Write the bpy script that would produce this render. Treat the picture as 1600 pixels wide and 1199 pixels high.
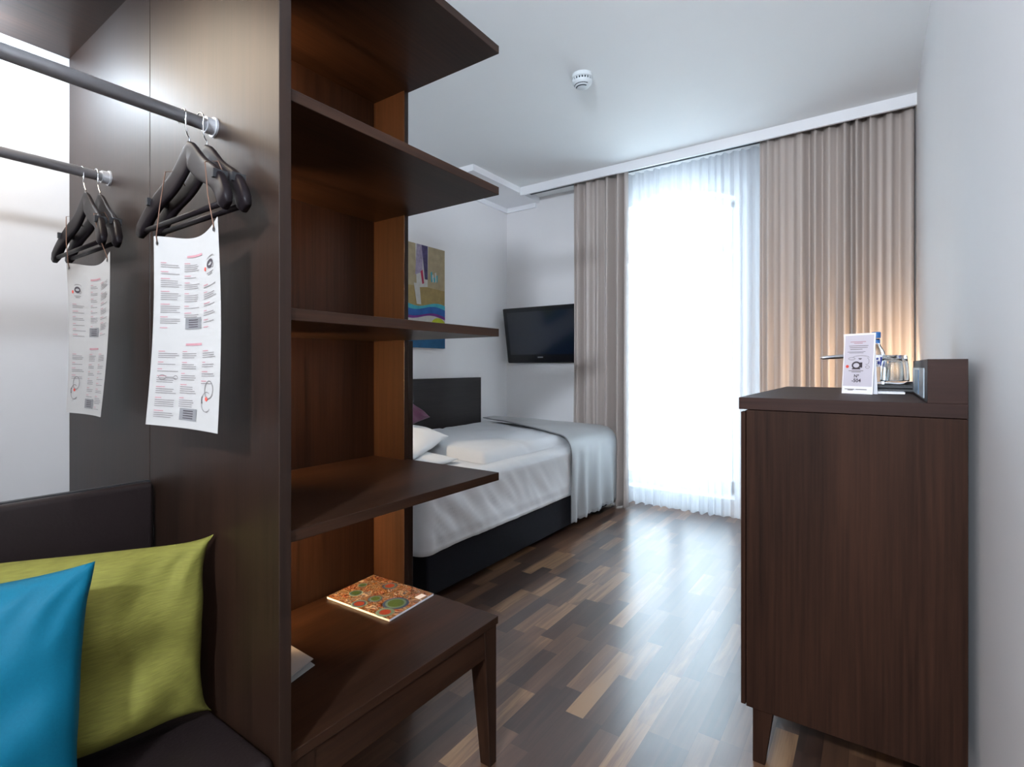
import bpy, bmesh, math, random
from mathutils import Vector, noise
for o in list(bpy.data.objects): bpy.data.objects.remove(o)
sc = bpy.context.scene
C = sc.collection
R = math.radians
# ---------------------------------------------------------------- camera
F_PX, W_PX, HORIZON = 810.0, 1600.0, 573.0
yaw = math.atan(568 / 810.0)
cd = bpy.data.cameras.new('camera'); cam = bpy.data.objects.new('camera', cd); C.objects.link(cam)
cd.sensor_fit = 'HORIZONTAL'; cd.sensor_width = 36.0; cd.lens = 36.0 * F_PX / W_PX
cd.shift_y = -(599.5 - HORIZON) / W_PX
cd.clip_start = 0.02
cam.location = (0, 0, 1.2); cam.rotation_euler = (R(90), 0, yaw)
sc.camera = cam
# ---------------------------------------------------------------- world, exposure, lights
sc.view_settings.view_transform = 'Standard'; sc.view_settings.look = 'None'
sc.view_settings.exposure = 0.74; sc.view_settings.gamma = 1.0; sc.view_settings.use_curve_mapping = False
w = bpy.data.worlds.new('daylight'); sc.world = w; w.use_nodes = True
nt = w.node_tree; nt.nodes.clear()
wo = nt.nodes.new('ShaderNodeOutputWorld'); bg = nt.nodes.new('ShaderNodeBackground')
bg.inputs['Color'].default_value = (0.74, 0.88, 1.0, 1); bg.inputs['Strength'].default_value = 6.5
nt.links.new(bg.outputs[0], wo.inputs[0])

def light(name, kind, loc, energy, color, direction=None, **kw):
    l = bpy.data.lights.new(name, kind); o = bpy.data.objects.new(name, l); C.objects.link(o)
    o.location = loc; l.energy = energy; l.color = color
    if direction is not None:
        o.rotation_euler = Vector(direction).to_track_quat('-Z', 'Y').to_euler()
    for k, v in kw.items(): setattr(l, k, v)
    return o
PY_LED = 0.586
light('sun', 'SUN', (0, 5, 12), 6.0, (1.0, 0.96, 0.9), (0.25, 0.75, -0.75), angle=R(0.6))
light('cool_key_light', 'SPOT', (-0.10, -1.10, 2.15), 275, (0.78, 0.88, 1.0), (0.0, 1.0, 0.02), spot_size=R(160), spot_blend=1.0, shadow_soft_size=0.07)  # unseen cool source behind the camera, like bounced flash, placed from its shadows
light('back_fill_light', 'AREA', (-0.75, -1.97, 1.15), 17, (1.0, 0.94, 0.91), (0, 1, 0), shape='RECTANGLE', size=0.85, size_y=2.0)  # added soft fill in front of the closed back wall, lifts the lower walls
light('wardrobe_downlight', 'AREA', (-1.78, 0.16, 2.195), 5.5, (1.0, 0.84, 0.66), (0, 0, -1), shape='RECTANGLE', size=0.70, size_y=0.26)
light('wardrobe_wall_light', 'AREA', (-2.06, 0.28, 2.13), 2.7, (0.72, 0.86, 1.0), (-0.12, 0.9, -0.35), shape='RECTANGLE', size=0.10, size_y=0.12)
light('bed_reading_spot', 'SPOT', (-2.55, 1.75, 1.55), 16, (1.0, 0.82, 0.6), (0.42, 0.72, -0.86), spot_size=R(34), spot_blend=0.25, shadow_soft_size=0.02)
light('desk_lamp_bulb', 'SPOT', (0.11, 3.70, 1.08), 11, (1.0, 0.70, 0.42), (-0.15, 1.0, 0.12), spot_size=R(140), spot_blend=0.8, shadow_soft_size=0.04)
for za in (0.66, 1.10, 1.53, 1.96):
    light('shelf_led', 'AREA', (-1.40, PY_LED, za), 6.5 if za < 1 else 4.0, (1.0, 0.64, 0.31), (-0.12, 1, -0.12), shape='RECTANGLE', size=0.006, size_y=0.36, spread=R(115))
pt = light('window_portal', 'AREA', (-1.45, 4.58, 1.35), 1, (1, 1, 1), (0, -1, 0), shape='RECTANGLE', size=1.2, size_y=2.7)
pt.data.cycles.is_portal = True

# ---------------------------------------------------------------- materials
def new_mat(name):
    m = bpy.data.materials.new(name); m.use_nodes = True
    n = m.node_tree; b = n.nodes['Principled BSDF']
    return m, n, b
def setp(b, **kw):
    names = {'color': 'Base Color', 'rough': 'Roughness', 'metal': 'Metallic', 'ior': 'IOR', 'trans': 'Transmission Weight',
             'coat': 'Coat Weight', 'coat_rough': 'Coat Roughness', 'sheen': 'Sheen Weight', 'sheen_rough': 'Sheen Roughness', 'spec': 'Specular IOR Level'}
    for k, v in kw.items():
        b.inputs[names[k]].default_value = (*v, 1) if k == 'color' else v
def plain(name, color, rough=0.5, noise_amt=0.06, scale=30.0, bump=0.0, **kw):
    """a procedural surface: base colour gently broken up by noise"""
    m, n, b = new_mat(name); setp(b, color=color, rough=rough, **kw)
    tc = n.nodes.new('ShaderNodeTexCoord'); nz = n.nodes.new('ShaderNodeTexNoise'); nz.inputs['Scale'].default_value = scale
    nz.inputs['Detail'].default_value = 3
    n.links.new(tc.outputs['Object'], nz.inputs['Vector'])
    mx = n.nodes.new('ShaderNodeMix'); mx.data_type = 'RGBA'
    mx.inputs[6].default_value = (*[c * (1 - noise_amt) for c in color], 1); mx.inputs[7].default_value = (*[min(1, c * (1 + noise_amt)) for c in color], 1)
    n.links.new(nz.outputs['Fac'], mx.inputs[0]); n.links.new(mx.outputs[2], b.inputs['Base Color'])
    if bump:
        bp = n.nodes.new('ShaderNodeBump'); bp.inputs['Strength'].default_value = bump; bp.inputs['Distance'].default_value = 0.002
        n.links.new(nz.outputs['Fac'], bp.inputs['Height']); n.links.new(bp.outputs[0], b.inputs['Normal'])
    return m
def wood(name, axis, c0, c1, rough=0.38, density=1.0, spec=0.28, bump=0.12):
    """stained open-pored veneer; the grain runs along the given axis"""
    m, n, b = new_mat(name)
    tc = n.nodes.new('ShaderNodeTexCoord'); mp = n.nodes.new('ShaderNodeMapping')
    s = [110 * density] * 3; s['xyz'.index(axis)] = 3.0
    mp.inputs['Scale'].default_value = s
    nz = n.nodes.new('ShaderNodeTexNoise'); nz.inputs['Scale'].default_value = 1.0; nz.inputs['Detail'].default_value = 4; nz.inputs['Roughness'].default_value = 0.6
    mp2 = n.nodes.new('ShaderNodeMapping'); s2 = [7.0] * 3; s2['xyz'.index(axis)] = 0.7; mp2.inputs['Scale'].default_value = s2
    n2 = n.nodes.new('ShaderNodeTexNoise'); n2.inputs['Scale'].default_value = 1.0; n2.inputs['Detail'].default_value = 2; n2.inputs['Distortion'].default_value = 0.6
    n.links.new(tc.outputs['Object'], mp.inputs[0]); n.links.new(tc.outputs['Object'], mp2.inputs[0])
    n.links.new(mp.outputs[0], nz.inputs['Vector']); n.links.new(mp2.outputs[0], n2.inputs['Vector'])
    ad = n.nodes.new('ShaderNodeMath'); ad.operation = 'MULTIPLY_ADD'; ad.inputs[1].default_value = 0.55
    n.links.new(nz.outputs['Fac'], ad.inputs[0])
    mu = n.nodes.new('ShaderNodeMath'); mu.operation = 'MULTIPLY'; mu.inputs[1].default_value = 0.45
    n.links.new(n2.outputs['Fac'], mu.inputs[0]); n.links.new(mu.outputs[0], ad.inputs[2])
    cr = n.nodes.new('ShaderNodeValToRGB')
    cr.color_ramp.elements[0].position = 0.32; cr.color_ramp.elements[0].color = (*c0, 1)
    cr.color_ramp.elements[1].position = 0.68; cr.color_ramp.elements[1].color = (*c1, 1)
    n.links.new(ad.outputs[0], cr.inputs[0]); n.links.new(cr.outputs[0], b.inputs['Base Color'])
    bp = n.nodes.new('ShaderNodeBump'); bp.inputs['Strength'].default_value = bump; bp.inputs['Distance'].default_value = 0.001
    n.links.new(nz.outputs['Fac'], bp.inputs['Height']); n.links.new(bp.outputs[0], b.inputs['Normal'])
    setp(b, rough=rough, spec=spec)
    return m
WD0, WD1 = (0.0062, 0.0026, 0.0014), (0.036, 0.0150, 0.0078)
wood_z = wood('wenge_vertical', 'z', WD0, WD1)
wood_panel = wood('wenge_satin_panel', 'z', (0.0045, 0.0018, 0.0009), (0.022, 0.009, 0.0046), rough=0.44, spec=0.40)
wood_y = wood('wenge_lengthwise', 'y', WD0, WD1)
wood_x = wood('wenge_crosswise', 'x', WD0, WD1)
wood_head = wood('dark_headboard_veneer', 'y', (0.018, 0.015, 0.016), (0.034, 0.028, 0.028), rough=0.4)
wood_cab = wood('cabinet_veneer', 'z', (0.009, 0.0034, 0.0018), (0.033, 0.0132, 0.0072), rough=0.55, spec=0.10)
wood_cab_x = wood('cabinet_edge_veneer', 'x', (0.015, 0.0062, 0.0044), (0.030, 0.0125, 0.0090), rough=0.5, spec=0.13)
wood_hanger = plain('hanger_lacquer', (0.007, 0.005, 0.006), 0.42, 0.2, 40, spec=0.10)
hanger_tan = plain('hanger_edge_beech', (0.25, 0.15, 0.07), 0.4, 0.1, 60)
wall_m = plain('wall_paint', (0.82, 0.80, 0.80), 0.6, 0.012, 6, bump=0.03)
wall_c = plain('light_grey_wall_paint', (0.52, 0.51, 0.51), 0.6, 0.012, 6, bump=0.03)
ceil_m = plain('ceiling_paint', (0.86, 0.87, 0.87), 0.7, 0.01, 5)
trim_m = plain('white_trim_paint', (0.88, 0.88, 0.90), 0.45, 0.01, 8)
chrome = plain('brushed_steel', (0.46, 0.46, 0.48), 0.30, 0.05, 80, metal=0.55)
bright_chrome = plain('bright_chrome', (0.75, 0.76, 0.78), 0.12, 0.03, 80, metal=1.0)
leather = plain('dark_brown_leather', (0.013, 0.0085, 0.0085), 0.40, 0.15, 160, bump=0.25, spec=0.3)
black_plastic = plain('gloss_black_plastic', (0.008, 0.008, 0.010), 0.22, 0.1, 20)
matt_black = plain('matt_black', (0.014, 0.014, 0.016), 0.5, 0.1, 40)
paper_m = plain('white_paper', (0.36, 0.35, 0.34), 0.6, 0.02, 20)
card_m = plain('white_card', (0.82, 0.81, 0.84), 0.45, 0.02, 20)
card_grey = plain('card_grey_print', (0.52, 0.49, 0.55), 0.5, 0.02, 20)
ink_grey = plain('grey_ink', (0.18, 0.165, 0.165), 0.6, 0.1, 50)
ink_dark = plain('dark_ink', (0.045, 0.035, 0.045), 0.6, 0.1, 50)
ink_pink = plain('pink_ink', (0.38, 0.19, 0.21), 0.6, 0.1, 50)
ink_red = plain('red_ink', (0.58, 0.06, 0.04), 0.6, 0.1, 50)
ink_box = plain('grey_box_ink', (0.17, 0.17, 0.175), 0.6, 0.05, 50)
cord_m = plain('brown_cord', (0.10, 0.045, 0.025), 0.7, 0.2, 200)
plastic_white = plain('white_plastic', (0.72, 0.76, 0.78), 0.35, 0.02, 20)
socket_m = plain('pale_socket_plate', (0.30, 0.34, 0.38), 0.35, 0.03, 20)
strip_m = plain('steel_blue_cover', (0.05, 0.10, 0.17), 0.4, 0.03, 20)
slot_m = plain('dark_slot', (0.03, 0.04, 0.05), 0.6, 0.1, 20)

def fabric(name, color, rough=0.85, weave=500.0, amt=0.18, sheen=0.25, bump=0.35, stretch=(1, 1, 1), **kw):
    m, n, b = new_mat(name); setp(b, rough=rough, sheen=sheen, **kw)
    tc = n.nodes.new('ShaderNodeTexCoord'); mp = n.nodes.new('ShaderNodeMapping'); mp.inputs['Scale'].default_value = stretch
    nz = n.nodes.new('ShaderNodeTexNoise'); nz.inputs['Scale'].default_value = weave; nz.inputs['Detail'].default_value = 2
    n.links.new(tc.outputs['Object'], mp.inputs[0]); n.links.new(mp.outputs[0], nz.inputs['Vector'])
    mx = n.nodes.new('ShaderNodeMix'); mx.data_type = 'RGBA'
    mx.inputs[6].default_value = (*[c * (1 - amt) for c in color], 1); mx.inputs[7].default_value = (*[min(1, c * (1 + amt)) for c in color], 1)
    n.links.new(nz.outputs['Fac'], mx.inputs[0]); n.links.new(mx.outputs[2], b.inputs['Base Color'])
    bp = n.nodes.new('ShaderNodeBump'); bp.inputs['Strength'].default_value = bump; bp.inputs['Distance'].default_value = 0.001
    n.links.new(nz.outputs['Fac'], bp.inputs['Height']); n.links.new(bp.outputs[0], b.inputs['Normal'])
    return m
lime_m = fabric('lime_slub_fabric', (0.150, 0.142, 0.028), 0.8, 150, 0.34, 0.0, 0.5, stretch=(0.25, 0.25, 3), spec=0.2)
blue_m = fabric('petrol_blue_satin', (0.001, 0.090, 0.150), 0.6, 260, 0.10, 0.0, 0.2, spec=0.15)
magenta_m = fabric('magenta_fabric', (0.13, 0.022, 0.07), 0.7, 300, 0.15)
linen_m = fabric('white_linen', (0.70, 0.705, 0.72), 0.8, 400, 0.03, 0.1, 0.15)
throw_m = fabric('grey_satin_throw', (0.265, 0.27, 0.27), 0.42, 500, 0.10, 0.3, 0.2)
throw_edge = fabric('grey_throw_hem', (0.20, 0.20, 0.205), 0.5, 500, 0.10, 0.3, 0.2)
base_m = fabric('black_velour', (0.0045, 0.0045, 0.0075), 0.85, 60, 0.45, 0.03, 0.2, spec=0.15)

def curtain_mat(name, color, trans=0.15, rough=0.55):
    m, n, b = new_mat(name); setp(b, color=color, rough=rough, sheen=0.05)
    tc = n.nodes.new('ShaderNodeTexCoord'); mp = n.nodes.new('ShaderNodeMapping'); mp.inputs['Scale'].default_value = (300, 300, 12)
    nz = n.nodes.new('ShaderNodeTexNoise'); nz.inputs['Scale'].default_value = 1.0
    n.links.new(tc.outputs['Object'], mp.inputs[0]); n.links.new(mp.outputs[0], nz.inputs['Vector'])
    bp = n.nodes.new('ShaderNodeBump'); bp.inputs['Strength'].default_value = 0.15; bp.inputs['Distance'].default_value = 0.001
    n.links.new(nz.outputs['Fac'], bp.inputs['Height']); n.links.new(bp.outputs[0], b.inputs['Normal'])
    tr = n.nodes.new('ShaderNodeBsdfTranslucent'); tr.inputs[0].default_value = (*color, 1)
    mx = n.nodes.new('ShaderNodeMixShader'); mx.inputs[0].default_value = trans
    out = n.nodes['Material Output']
    n.links.new(b.outputs[0], mx.inputs[1]); n.links.new(tr.outputs[0], mx.inputs[2]); n.links.new(mx.outputs[0], out.inputs[0])
    return m
curtain_m = curtain_mat('taupe_satin_curtain', (0.53, 0.46, 0.42), 0.10, 0.42)
sheer_m, n, b = new_mat('white_voile')
for x in list(n.nodes): n.nodes.remove(x)
out = n.nodes.new('ShaderNodeOutputMaterial'); tp = n.nodes.new('ShaderNodeBsdfTransparent'); tp.inputs[0].default_value = (0.96, 0.98, 1, 1)
tl = n.nodes.new('ShaderNodeBsdfTranslucent'); tl.inputs[0].default_value = (0.86, 0.91, 0.96, 1)
df = n.nodes.new('ShaderNodeBsdfDiffuse'); df.inputs[0].default_value = (0.84, 0.87, 0.92, 1)
m1 = n.nodes.new('ShaderNodeMixShader'); m1.inputs[0].default_value = 0.45
m2 = n.nodes.new('ShaderNodeMixShader')
tc = n.nodes.new('ShaderNodeTexCoord'); mp = n.nodes.new('ShaderNodeMapping'); mp.inputs['Scale'].default_value = (60, 60, 0.6)
nz = n.nodes.new('ShaderNodeTexNoise'); nz.inputs['Scale'].default_value = 1.0
mr = n.nodes.new('ShaderNodeMapRange'); mr.inputs['To Min'].default_value = 0.50; mr.inputs['To Max'].default_value = 0.68
n.links.new(tc.outputs['Object'], mp.inputs[0]); n.links.new(mp.outputs[0], nz.inputs['Vector']); n.links.new(nz.outputs['Fac'], mr.inputs['Value'])
n.links.new(tl.outputs[0], m1.inputs[1]); n.links.new(df.outputs[0], m1.inputs[2]); n.links.new(mr.outputs[0], m2.inputs[0])
n.links.new(tp.outputs[0], m2.inputs[1]); n.links.new(m1.outputs[0], m2.inputs[2]); n.links.new(m2.outputs[0], out.inputs[0])

def glass_mat(name, tint=(1, 1, 1), rough=0.0):
    m, n, b = new_mat(name); setp(b, color=tint, rough=rough, trans=1.0, ior=1.45); return m
glass_m = glass_mat('clear_glass', (0.97, 0.99, 0.99)); bottle_m = glass_mat('bottle_glass', (0.92, 0.97, 1.0))
pane_m, n, b = new_mat('window_pane')
for x in list(n.nodes): n.nodes.remove(x)
out = n.nodes.new('ShaderNodeOutputMaterial'); tp = n.nodes.new('ShaderNodeBsdfTransparent'); tp.inputs[0].default_value = (0.95, 0.97, 0.97, 1)
gl = n.nodes.new('ShaderNodeBsdfGlossy'); gl.inputs['Roughness'].default_value = 0.02; m1 = n.nodes.new('ShaderNodeMixShader'); m1.inputs[0].default_value = 0.06
n.links.new(tp.outputs[0], m1.inputs[1]); n.links.new(gl.outputs[0], m1.inputs[2]); n.links.new(m1.outputs[0], out.inputs[0])
screen_m = plain('television_screen', (0.004, 0.010, 0.024), 0.16, 0.2, 3, spec=0.9)
def emit(name, color, strength):
    m, n, b = new_mat(name); setp(b, color=color); b.inputs['Emission Color'].default_value = (*color, 1); b.inputs['Emission Strength'].default_value = strength
    return m
led_m = emit('warm_led_strip', (1.0, 0.58, 0.24), 6.0)

# walnut strip parquet, strips along Y
floor_m, n, b = new_mat('walnut_strip_parquet')
L = n.links.new
def node(t, **kw):
    x = n.nodes.new(t)
    for k, v in kw.items(): setattr(x, k, v)
    return x
def mth(op, a, bb=None, c=None):
    x = node('ShaderNodeMath', operation=op)
    for i, v in enumerate((a, bb, c)):
        if v is None: continue
        if isinstance(v, (int, float)): x.inputs[i].default_value = v
        else: L(v, x.inputs[i])
    return x.outputs[0]
tc = node('ShaderNodeTexCoord'); sp = node('ShaderNodeSeparateXYZ'); L(tc.outputs['Object'], sp.inputs[0])
SW = 0.068
rx = mth('DIVIDE', sp.outputs[0], SW); row = mth('FLOOR', rx)
wn = node('ShaderNodeTexWhiteNoise', noise_dimensions='1D'); L(row, wn.inputs['W'])
ln = mth('MULTIPLY_ADD', wn.outputs['Value'], 0.22, 0.27)
wn2 = node('ShaderNodeTexWhiteNoise', noise_dimensions='1D'); L(mth('ADD', row, 57.3), wn2.inputs['W'])
yy = mth('DIVIDE', mth('MULTIPLY_ADD', wn2.outputs['Value'], 3.0, sp.outputs[1]), ln)
cel = mth('FLOOR', yy)
cv = node('ShaderNodeCombineXYZ'); L(row, cv.inputs[0]); L(cel, cv.inputs[1])
wc = node('ShaderNodeTexWhiteNoise', noise_dimensions='3D'); L(cv.outputs[0], wc.inputs['Vector'])
mp = node('ShaderNodeMapping'); mp.inputs['Scale'].default_value = (26, 1.9, 1)
off = node('ShaderNodeVectorMath', operation='ADD'); L(tc.outputs['Object'], mp.inputs[0]); L(mp.outputs[0], off.inputs[0])
sc3 = node('ShaderNodeVectorMath', operation='SCALE'); sc3.inputs['Scale'].default_value = 30; L(wc.outputs['Color'], sc3.inputs[0]); L(sc3.outputs[0], off.inputs[1])
g1 = node('ShaderNodeTexNoise'); g1.inputs['Scale'].default_value = 1; g1.inputs['Detail'].default_value = 5; g1.inputs['Distortion'].default_value = 1.2; L(off.outputs[0], g1.inputs['Vector'])
mp2 = node('ShaderNodeMapping'); mp2.inputs['Scale'].default_value = (160, 6, 1); L(tc.outputs['Object'], mp2.inputs[0])
g2 = node('ShaderNodeTexNoise'); g2.inputs['Scale'].default_value = 1; g2.inputs['Detail'].default_value = 3; L(mp2.outputs[0], g2.inputs['Vector'])
tone = mth('ADD', mth('MULTIPLY', mth('SUBTRACT', g1.outputs['Fac'], 0.5), 0.75), wc.outputs['Value'])
tone = mth('ADD', tone, mth('MULTIPLY', mth('SUBTRACT', g2.outputs['Fac'], 0.5), 0.22))
cr = node('ShaderNodeValToRGB'); L(tone, cr.inputs[0])
el = cr.color_ramp.elements
el[0].position = 0.0; el[0].color = (0.036, 0.017, 0.011, 1); el[1].position = 1.0; el[1].color = (0.30, 0.17, 0.085, 1)
for p, c in ((0.3, (0.066, 0.031, 0.019)), (0.6, (0.105, 0.050, 0.028)), (0.82, (0.16, 0.080, 0.043)), (0.93, (0.25, 0.135, 0.066))):
    e = el.new(p); e.color = (*c, 1)
fx_ = mth('FRACT', rx); fy_ = mth('FRACT', yy)
ex = mth('MINIMUM', fx_, mth('SUBTRACT', 1.0, fx_)); ey = mth('MULTIPLY', mth('MINIMUM', fy_, mth('SUBTRACT', 1.0, fy_)), 5.5)
seam = mth('MINIMUM', mth('MULTIPLY', mth('MINIMUM', ex, ey), 60.0), 1.0)
sm = node('ShaderNodeMix', data_type='RGBA'); sm.inputs[6].default_value = (0.018, 0.010, 0.007, 1); L(cr.outputs[0], sm.inputs[7])
L(mth('MULTIPLY_ADD', seam, 0.6, 0.4), sm.inputs[0]); L(sm.outputs[2], b.inputs['Base Color'])
bp = node('ShaderNodeBump'); bp.inputs['Strength'].default_value = 0.10; bp.inputs['Distance'].default_value = 0.001
L(mth('ADD', seam, mth('MULTIPLY', g2.outputs['Fac'], 0.5)), bp.inputs['Height']); L(bp.outputs[0], b.inputs['Normal'])
setp(b, rough=0.36, spec=0.6, coat=0.75, coat_rough=0.24); b.inputs['Coat IOR'].default_value = 1.75

# ---------------------------------------------------------------- mesh builder
class MB:
    def __init__(s): s.v = []; s.f = []; s.m = []
    def add(s, vs, fs, mi=0):
        k = len(s.v); s.v += [tuple(x) for x in vs]; s.f += [tuple(i + k for i in f) for f in fs]; s.m += [mi] * len(fs); return s
    def box(s, x0, x1, y0, y1, z0, z1, mi=0):
        vs = [(x, y, z) for z in (z0, z1) for y in (y0, y1) for x in (x0, x1)]
        return s.add(vs, [(0, 2, 3, 1), (4, 5, 7, 6), (0, 1, 5, 4), (2, 6, 7, 3), (0, 4, 6, 2), (1, 3, 7, 5)], mi)
    def hexa(s, bot, top, mi=0):
        return s.add(list(bot) + list(top), [(3, 2, 1, 0), (4, 5, 6, 7), (0, 1, 5, 4), (1, 2, 6, 5), (2, 3, 7, 6), (3, 0, 4, 7)], mi)
    def grid(s, fn, nu, nv, mi=0, closed_u=False):
        vs = [fn(i / nu, j / nv) for j in range(nv + 1) for i in range(nu + (0 if closed_u else 1))]
        w_ = nu if closed_u else nu + 1; fs = []
        for j in range(nv):
            for i in range(nu):
                a = j * w_ + i; b_ = j * w_ + (i + 1) % w_
                fs.append((a, b_, b_ + w_, a + w_))
        return s.add(vs, fs, mi)
    def tube(s, pts, r, seg=10, mi=0, caps=True, sy=1.0):
        pts = [Vector(p) for p in pts]; n_ = len(pts); rs = r if isinstance(r, (list, tuple)) else [r] * n_
        t0 = (pts[1] - pts[0]).normalized(); up = Vector((0, 0, 1)) if abs(t0.z) < 0.9 else Vector((0, 1, 0))
        vs = []; a = (up - t0 * up.dot(t0)).normalized()
        for i, p in enumerate(pts):
            t = (pts[min(i + 1, n_ - 1)] - pts[max(i - 1, 0)]).normalized()
            a = (a - t * a.dot(t)).normalized(); b_ = t.cross(a)
            for k in range(seg):
                an = 2 * math.pi * k / seg; vs.append(p + a * math.cos(an) * rs[i] + b_ * math.sin(an) * rs[i] * sy)
        fs = [(i * seg + k, i * seg + (k + 1) % seg, (i + 1) * seg + (k + 1) % seg, (i + 1) * seg + k) for i in range(n_ - 1) for k in range(seg)]
        if caps: fs += [tuple(reversed(range(seg))), tuple(range((n_ - 1) * seg, n_ * seg))]
        return s.add(vs, fs, mi)
    def lathe(s, prof, c, seg=28, mi=0, ax='z'):
        vs = []
        for r_, h in prof:
            for k in range(seg):
                a = 2 * math.pi * k / seg
                q = (r_ * math.cos(a), r_ * math.sin(a), h)
                if ax == 'y': q = (q[0], q[2], q[1])
                vs.append((c[0] + q[0], c[1] + q[1], c[2] + q[2]))
        n_ = len(prof)
        fs = [(i * seg + k, i * seg + (k + 1) % seg, (i + 1) * seg + (k + 1) % seg, (i + 1) * seg + k) for i in range(n_ - 1) for k in range(seg)]
        return s.add(vs, fs, mi)
    def poly(s, pts, mi=0): return s.add(pts, [tuple(range(len(pts)))], mi)

def obj(name, mb, mats, parent=None, loc=None, smooth=False, bevel=0.0, solid=0.0, sub=0, fix=True):
    """links one mesh object; vertices are given in world space and stored relative to the thing's origin"""
    mats = mats if isinstance(mats, (list, tuple)) else [mats]
    if parent is not None:
        org = Vector(parent.location); p = parent.parent
        while p is not None: org = org + Vector(p.location); p = p.parent
    else:
        if loc is None:
            xs, ys, zs = zip(*mb.v); loc = ((min(xs) + max(xs)) / 2, (min(ys) + max(ys)) / 2, min(zs))
        org = Vector(loc)
    me = bpy.data.meshes.new(name)
    me.from_pydata([tuple(Vector(v) - org) for v in mb.v], [], mb.f)
    for m_ in mats: me.materials.append(m_)
    for p_, mi in zip(me.polygons, mb.m): p_.material_index = mi
    if fix:
        bm = bmesh.new(); bm.from_mesh(me); bmesh.ops.remove_doubles(bm, verts=bm.verts, dist=1e-6)
        bmesh.ops.recalc_face_normals(bm, faces=bm.faces); bm.to_mesh(me); bm.free()
    if smooth:
        for p_ in me.polygons: p_.use_smooth = True
    me.update()
    o = bpy.data.objects.new(name, me); C.objects.link(o)
    if parent is not None: o.parent = parent
    else: o.location = org
    if solid:
        q = o.modifiers.new('thickness', 'SOLIDIFY'); q.thickness = solid; q.offset = 0
    if bevel:
        q = o.modifiers.new('bevel', 'BEVEL'); q.width = bevel; q.segments = 2; q.limit_method = 'ANGLE'; q.angle_limit = R(40)
        q.harden_normals = False
    if sub:
        q = o.modifiers.new('subdivision', 'SUBSURF'); q.levels = sub; q.render_levels = sub
    return o
def tag(o, label, cat, group=None):
    o['label'] = label; o['category'] = cat
    if group: o['group'] = group
    return o
def thing(name, loc, label, cat, group=None):
    o = bpy.data.objects.new(name, None); o.empty_display_size = 0.1; C.objects.link(o); o.location = loc
    return tag(o, label, cat, group)
def struct(name, mb, m, parent=None, **kw):
    o = obj(name, mb, m, parent, **kw)
    if parent is None: o['kind'] = 'structure'
    return o
def box(*a): return MB().box(*a)
def text_mesh(body, size, place, mi_mat, name, parent, align='CENTER', bold=0.0):
    """lettering as flat mesh; place maps (x, y) in metres on the surface to a world point"""
    cu = bpy.data.curves.new('lettering', 'FONT'); cu.body = body; cu.size = size; cu.align_x = align; cu.resolution_u = 3; cu.offset = bold
    to = bpy.data.objects.new('lettering', cu); C.objects.link(to)
    bpy.context.view_layer.update()
    me = bpy.data.meshes.new_from_object(to.evaluated_get(bpy.context.evaluated_depsgraph_get()))
    mb = MB(); mb.add([place(v.co.x, v.co.y) for v in me.vertices], [tuple(p.vertices) for p in me.polygons])
    bpy.data.objects.remove(to); bpy.data.meshes.remove(me)
    return obj(name, mb, mi_mat, parent, fix=False)

# ---------------------------------------------------------------- room shell
XL, XR, YW, ZC, YB = -3.165, 0.21, 4.42, 2.90, -2.0
struct('floor', box(XL - .2, XR + .2, YB - .2, YW + .35, -0.1, 0.0), floor_m, loc=(0, 0, 0))
struct('ceiling', box(XL - .2, XR + .2, YB - .2, YW + .35, ZC, ZC + 0.12), ceil_m)
struct('wall_right', box(XR, XR + .15, YB - .15, YW, 0, ZC), wall_m)
struct('wall_left', box(XL - .15, XL, 0.56, YW, 0, ZC), wall_m)
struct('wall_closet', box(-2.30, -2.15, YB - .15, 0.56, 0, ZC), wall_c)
struct('wall_return', box(XL - .15, -2.15, 0.56, 0.66, 0, ZC), wall_m)
struct('wall_back', box(-2.15, XR, YB - .15, YB, 0, ZC), wall_m)
# far wall with the arched opening of the french window
WX0, WX1, SPR, RISE = -1.98, -0.92, 2.56, 0.125
def arch(x): t = (x - (WX0 + WX1) / 2) / ((WX1 - WX0) / 2); return SPR + RISE * (1 - t * t)
mb = MB(); D0, D1 = YW, YW + 0.30
mb.box(XL - .15, WX0, D0, D1, 0, ZC); mb.box(WX1, XR + .15, D0, D1, 0, ZC); mb.box(WX0, WX1, D0, D1, 0, 0.10)
N = 24
for i in range(N):
    a, c = WX0 + (WX1 - WX0) * i / N, WX0 + (WX1 - WX0) * (i + 1) / N
    mb.hexa([(a, D0, arch(a)), (c, D0, arch(c)), (c, D1, arch(c)), (a, D1, arch(a))], [(a, D0, ZC), (c, D0, ZC), (c, D1, ZC), (a, D1, ZC)])
struct('wall_window', mb, wall_m, fix=False)
# french window
win = bpy.data.objects.new('window_1', None); C.objects.link(win); win.location = (-1.45, YW + 0.2, 0.10); win['kind'] = 'structure'
wy0, wy1 = YW + 0.16, YW + 0.23
mb = MB(); mb.box(WX0, WX0 + .06, wy0, wy1, 0.1, SPR + .01); mb.box(WX1 - .06, WX1, wy0, wy1, 0.1, SPR + .01); mb.box(WX0, WX1, wy0, wy1, 0.1, 0.24)
mb.box(-1.50, -1.40, wy0 - .01, wy1, 0.24, 2.2); mb.box(WX0, WX1, wy0 - .005, wy1, 2.16, 2.24)
for i in range(N):
    a, c = WX0 + (WX1 - WX0) * i / N, WX0 + (WX1 - WX0) * (i + 1) / N
    mb.hexa([(a, wy0, arch(a) - .06), (c, wy0, arch(c) - .06), (c, wy1, arch(c) - .06), (a, wy1, arch(a) - .06)], [(a, wy0, arch(a)), (c, wy0, arch(c)), (c, wy1, arch(c)), (a, wy1, arch(a))])
obj('window_frame', mb, trim_m, win, fix=False)
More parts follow.
